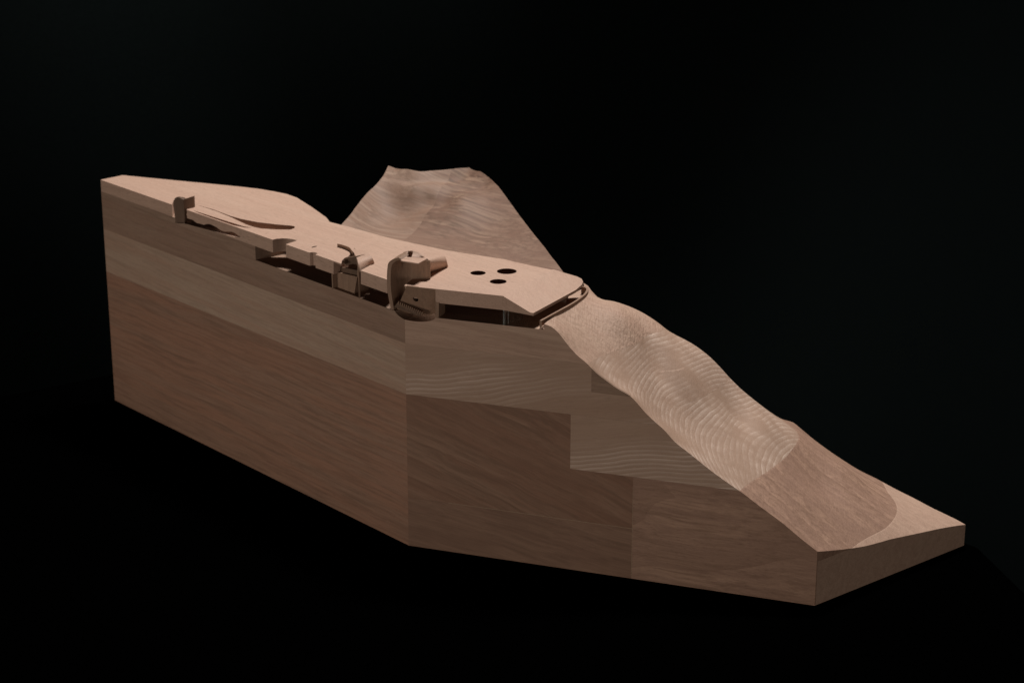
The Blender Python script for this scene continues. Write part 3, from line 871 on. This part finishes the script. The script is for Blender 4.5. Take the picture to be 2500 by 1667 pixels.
# the slab edge is cut back behind the leaning panel
wd = [tl-d3*.006-n3*.006+np.array([0, 0, -.0006]), tl-d3*.006+np.array([0, 0, -.0006]), bl_-d3*.006, bl_-d3*.006-n3*.03]
wd[2] = wd[1]+(br_-tr); wd[3] = wd[2]-n3*(PIN+.006)
wd[1] = wd[1]+n3*.0014; wd[2] = wd[2]+n3*.0014
slab.parent = None; slab.location = (0, 0, 0); slab.modifiers.clear()
boolean(slab, extrude_bm(wd, (tr-tl)*1.0+d3*.006))
slab.parent = root; slab.location = -BASE
bv = slab.modifiers.new('edge', 'BEVEL'); bv.width = .0004; bv.segments = 1; bv.limit_method = 'ANGLE'; bv.angle_limit = math.radians(40)
pr_ = [BC(*z4(1216, 1100), -.0006), BC(*z4(1282, 1108), -.0006), BC(*z4(1276, 1388), -.0006), BC(*z4(1216, 1386), -.0006)]
finish('post', extrude_bm(pr_, (nBC[0]*.020, nBC[1]*.020, 0)), M_pod)
# humps behind the roof plate
def hump(fp, rp, mat, name, label, th=None):
    a = spline([onz(*z4(x, y), z) for x, y, z in fp], 22); b = spline([onz(*z4(x, y), z) for x, y, z in rp], 22)
    cs = [[(1-t)*p+t*q for p, q in zip(a, b)] for t in np.linspace(0, 1, 10)]
    # closed body: drop both long edges and the ends to just under the slab top
    bm = bmesh.new()
    rows = [[bm.verts.new(tuple(p)) for p in c] for c in cs]
    for i in range(len(rows)-1):
        for j in range(len(rows[0])-1):
            bm.faces.new((rows[i][j], rows[i][j+1], rows[i+1][j+1], rows[i+1][j]))
    for row in (rows[0], rows[-1]):
        bot = [bm.verts.new((v.co.x, v.co.y, H-.004)) for v in row]
        for j in range(len(row)-1): bm.faces.new((row[j], row[j+1], bot[j+1], bot[j]))
    return finish(name, bm, mat, parent=None, label=label, ang=50)
h2 = hump([(1128, 562, H), (1126, 500, .3335), (1122, 420, .3420), (1105, 350, .3475), (1065, 312, .3490), (1000, 290, .3480), (920, 265, .3440)],
          [(1452, 455, H), (1436, 400, .3310), (1418, 330, .3360), (1390, 262, .3395), (1340, 222, .3400), (1230, 205, .3360), (1060, 190, .3262)],
          M_slab, 'vault_hump', 'barrel shaped hump behind the right pavilion')
h2.parent = root; h2.location = -BASE
def closed_grid(rows, zbot):
    """loft of rows closed by a skirt and a floor"""
    bm = bmesh.new()
    G = [[bm.verts.new(tuple(p)) for p in r] for r in rows]
    for i in range(len(G)-1):
        for j in range(len(G[0])-1):
            bm.faces.new((G[i][j], G[i][j+1], G[i+1][j+1], G[i+1][j]))
    per = G[0] + [r[-1] for r in G[1:]] + G[-1][-2::-1] + [r[0] for r in G[-2:0:-1]]
    low = [bm.verts.new((v.co.x, v.co.y, zbot)) for v in per]
    n = len(per)
    for k in range(n): bm.faces.new((per[k], per[(k+1) % n], low[(k+1) % n], low[k]))
    bm.faces.new(low)
    bmesh.ops.recalc_face_normals(bm, faces=bm.faces)
    return bm
hr = [[(560, 288, .3440), (620, 279, .3465), (700, 278, .3475), (800, 281, .3475), (900, 285, .3470), (1000, 293, .3460)],
      [(583, 255, .3455), (640, 225, .3490), (700, 215, .3500), (790, 215, .3500), (900, 238, .3490), (1000, 274, .3475)],
      [(603, 228, .3470), (650, 190, .3510), (740, 162, .3525), (830, 174, .3520), (920, 205, .3505), (1015, 262, .3480)]]
hr = [spline([onz(*z4(x, y), z) for x, y, z in r], 18) for r in hr]
hr = [list(r) for r in zip(*[spline(c, 9) for c in zip(*hr)])]
hr.append([p+np.array([0, .005, -.003]) for p in hr[-1]]); hr.append([p+np.array([0, .007, -.012]) for p in hr[-1]])
h1 = finish('skylight_hump', closed_grid(hr, H-.003), M_slab, parent=None, label='rounded hump with a dark diamond skylight', ang=50)
sk = [onz(*z4(x, y), .3515)[:2] for x, y in [(738, 168), (812, 182), (768, 238), (695, 234), (704, 196)]]
boolean(h1, prism_bm(sk, .3385, .37))
h1.parent = root; h1.location = -BASE
# stair in the scoop
SI = .0075
bm = extrude_bm([BC(*z4(520, 1110), SI), BC(*z4(985, 1290), SI), BC(*z4(930, 1362), SI), BC(*z4(470, 1190), SI)], (nBC[0]*.003, nBC[1]*.003, 0))
stair = finish('stair', bm, M_podd, label='tiny slanting stair below the round hole')
for k in range(13):
    t = k/12
    x = 535+430*t; y = 1082+190*t
    q = [BC(*z4(x+2, y+4), SI-.001), BC(*z4(x+18, y+10), SI-.001), BC(*z4(x+10, y+72), SI-.001), BC(*z4(x-6, y+66), SI-.001)]
    finish('step', extrude_bm(q, (nBC[0]*.004, nBC[1]*.004, 0)), M_pod, parent=stair)

# ------------------------------------------------------------------ setting: velvet-covered table and cloth backdrop
def slab_box(name, x0, x1, y0, y1, z0, z1, mat):
    return finish(name, prism_bm([(x0, y0), (x1, y0), (x1, y1), (x0, y1)], z0, z1), mat, parent=None)
tb = finish('tabletop', prism_bm([(-1.6, .9), (.66, .9), (.60, 2.02), (.558, 2.225), (.30, 2.50), (-.1, 2.95), (-.45, 2.95), (-.75, 2.75), (-1.6, 2.2)], -.03, -.0006), M_table, parent=None)
tb['kind'] = 'structure'
bm = bmesh.new()
nx, nz = 150, 90
vs = []
for j in range(nz+1):
    row = []
    for i in range(nx+1):
        x = -3.2+6.4*i/nx; t = j/nz
        z = -1.3+3.6*t
        y = 3.95+.05*math.sin(x*2.3+.8*z+1.2)+.025*math.sin(x*5.1-2.4*z)+.10*math.sin(1.6*x-2.2*z+.4)+.015*math.sin(9*x+1.4*z)
        row.append(bm.verts.new((x, y, z)))
    vs.append(row)
for j in range(nz):
    for i in range(nx): bm.faces.new((vs[j][i], vs[j][i+1], vs[j+1][i+1], vs[j+1][i]))
bd = finish('backdrop', bm, M_back, parent=None, ang=80)
bd['kind'] = 'structure'
fl = slab_box('floor', -4, 4, -1, 6, -1.32, -1.3, M_table)
fl['kind'] = 'structure'
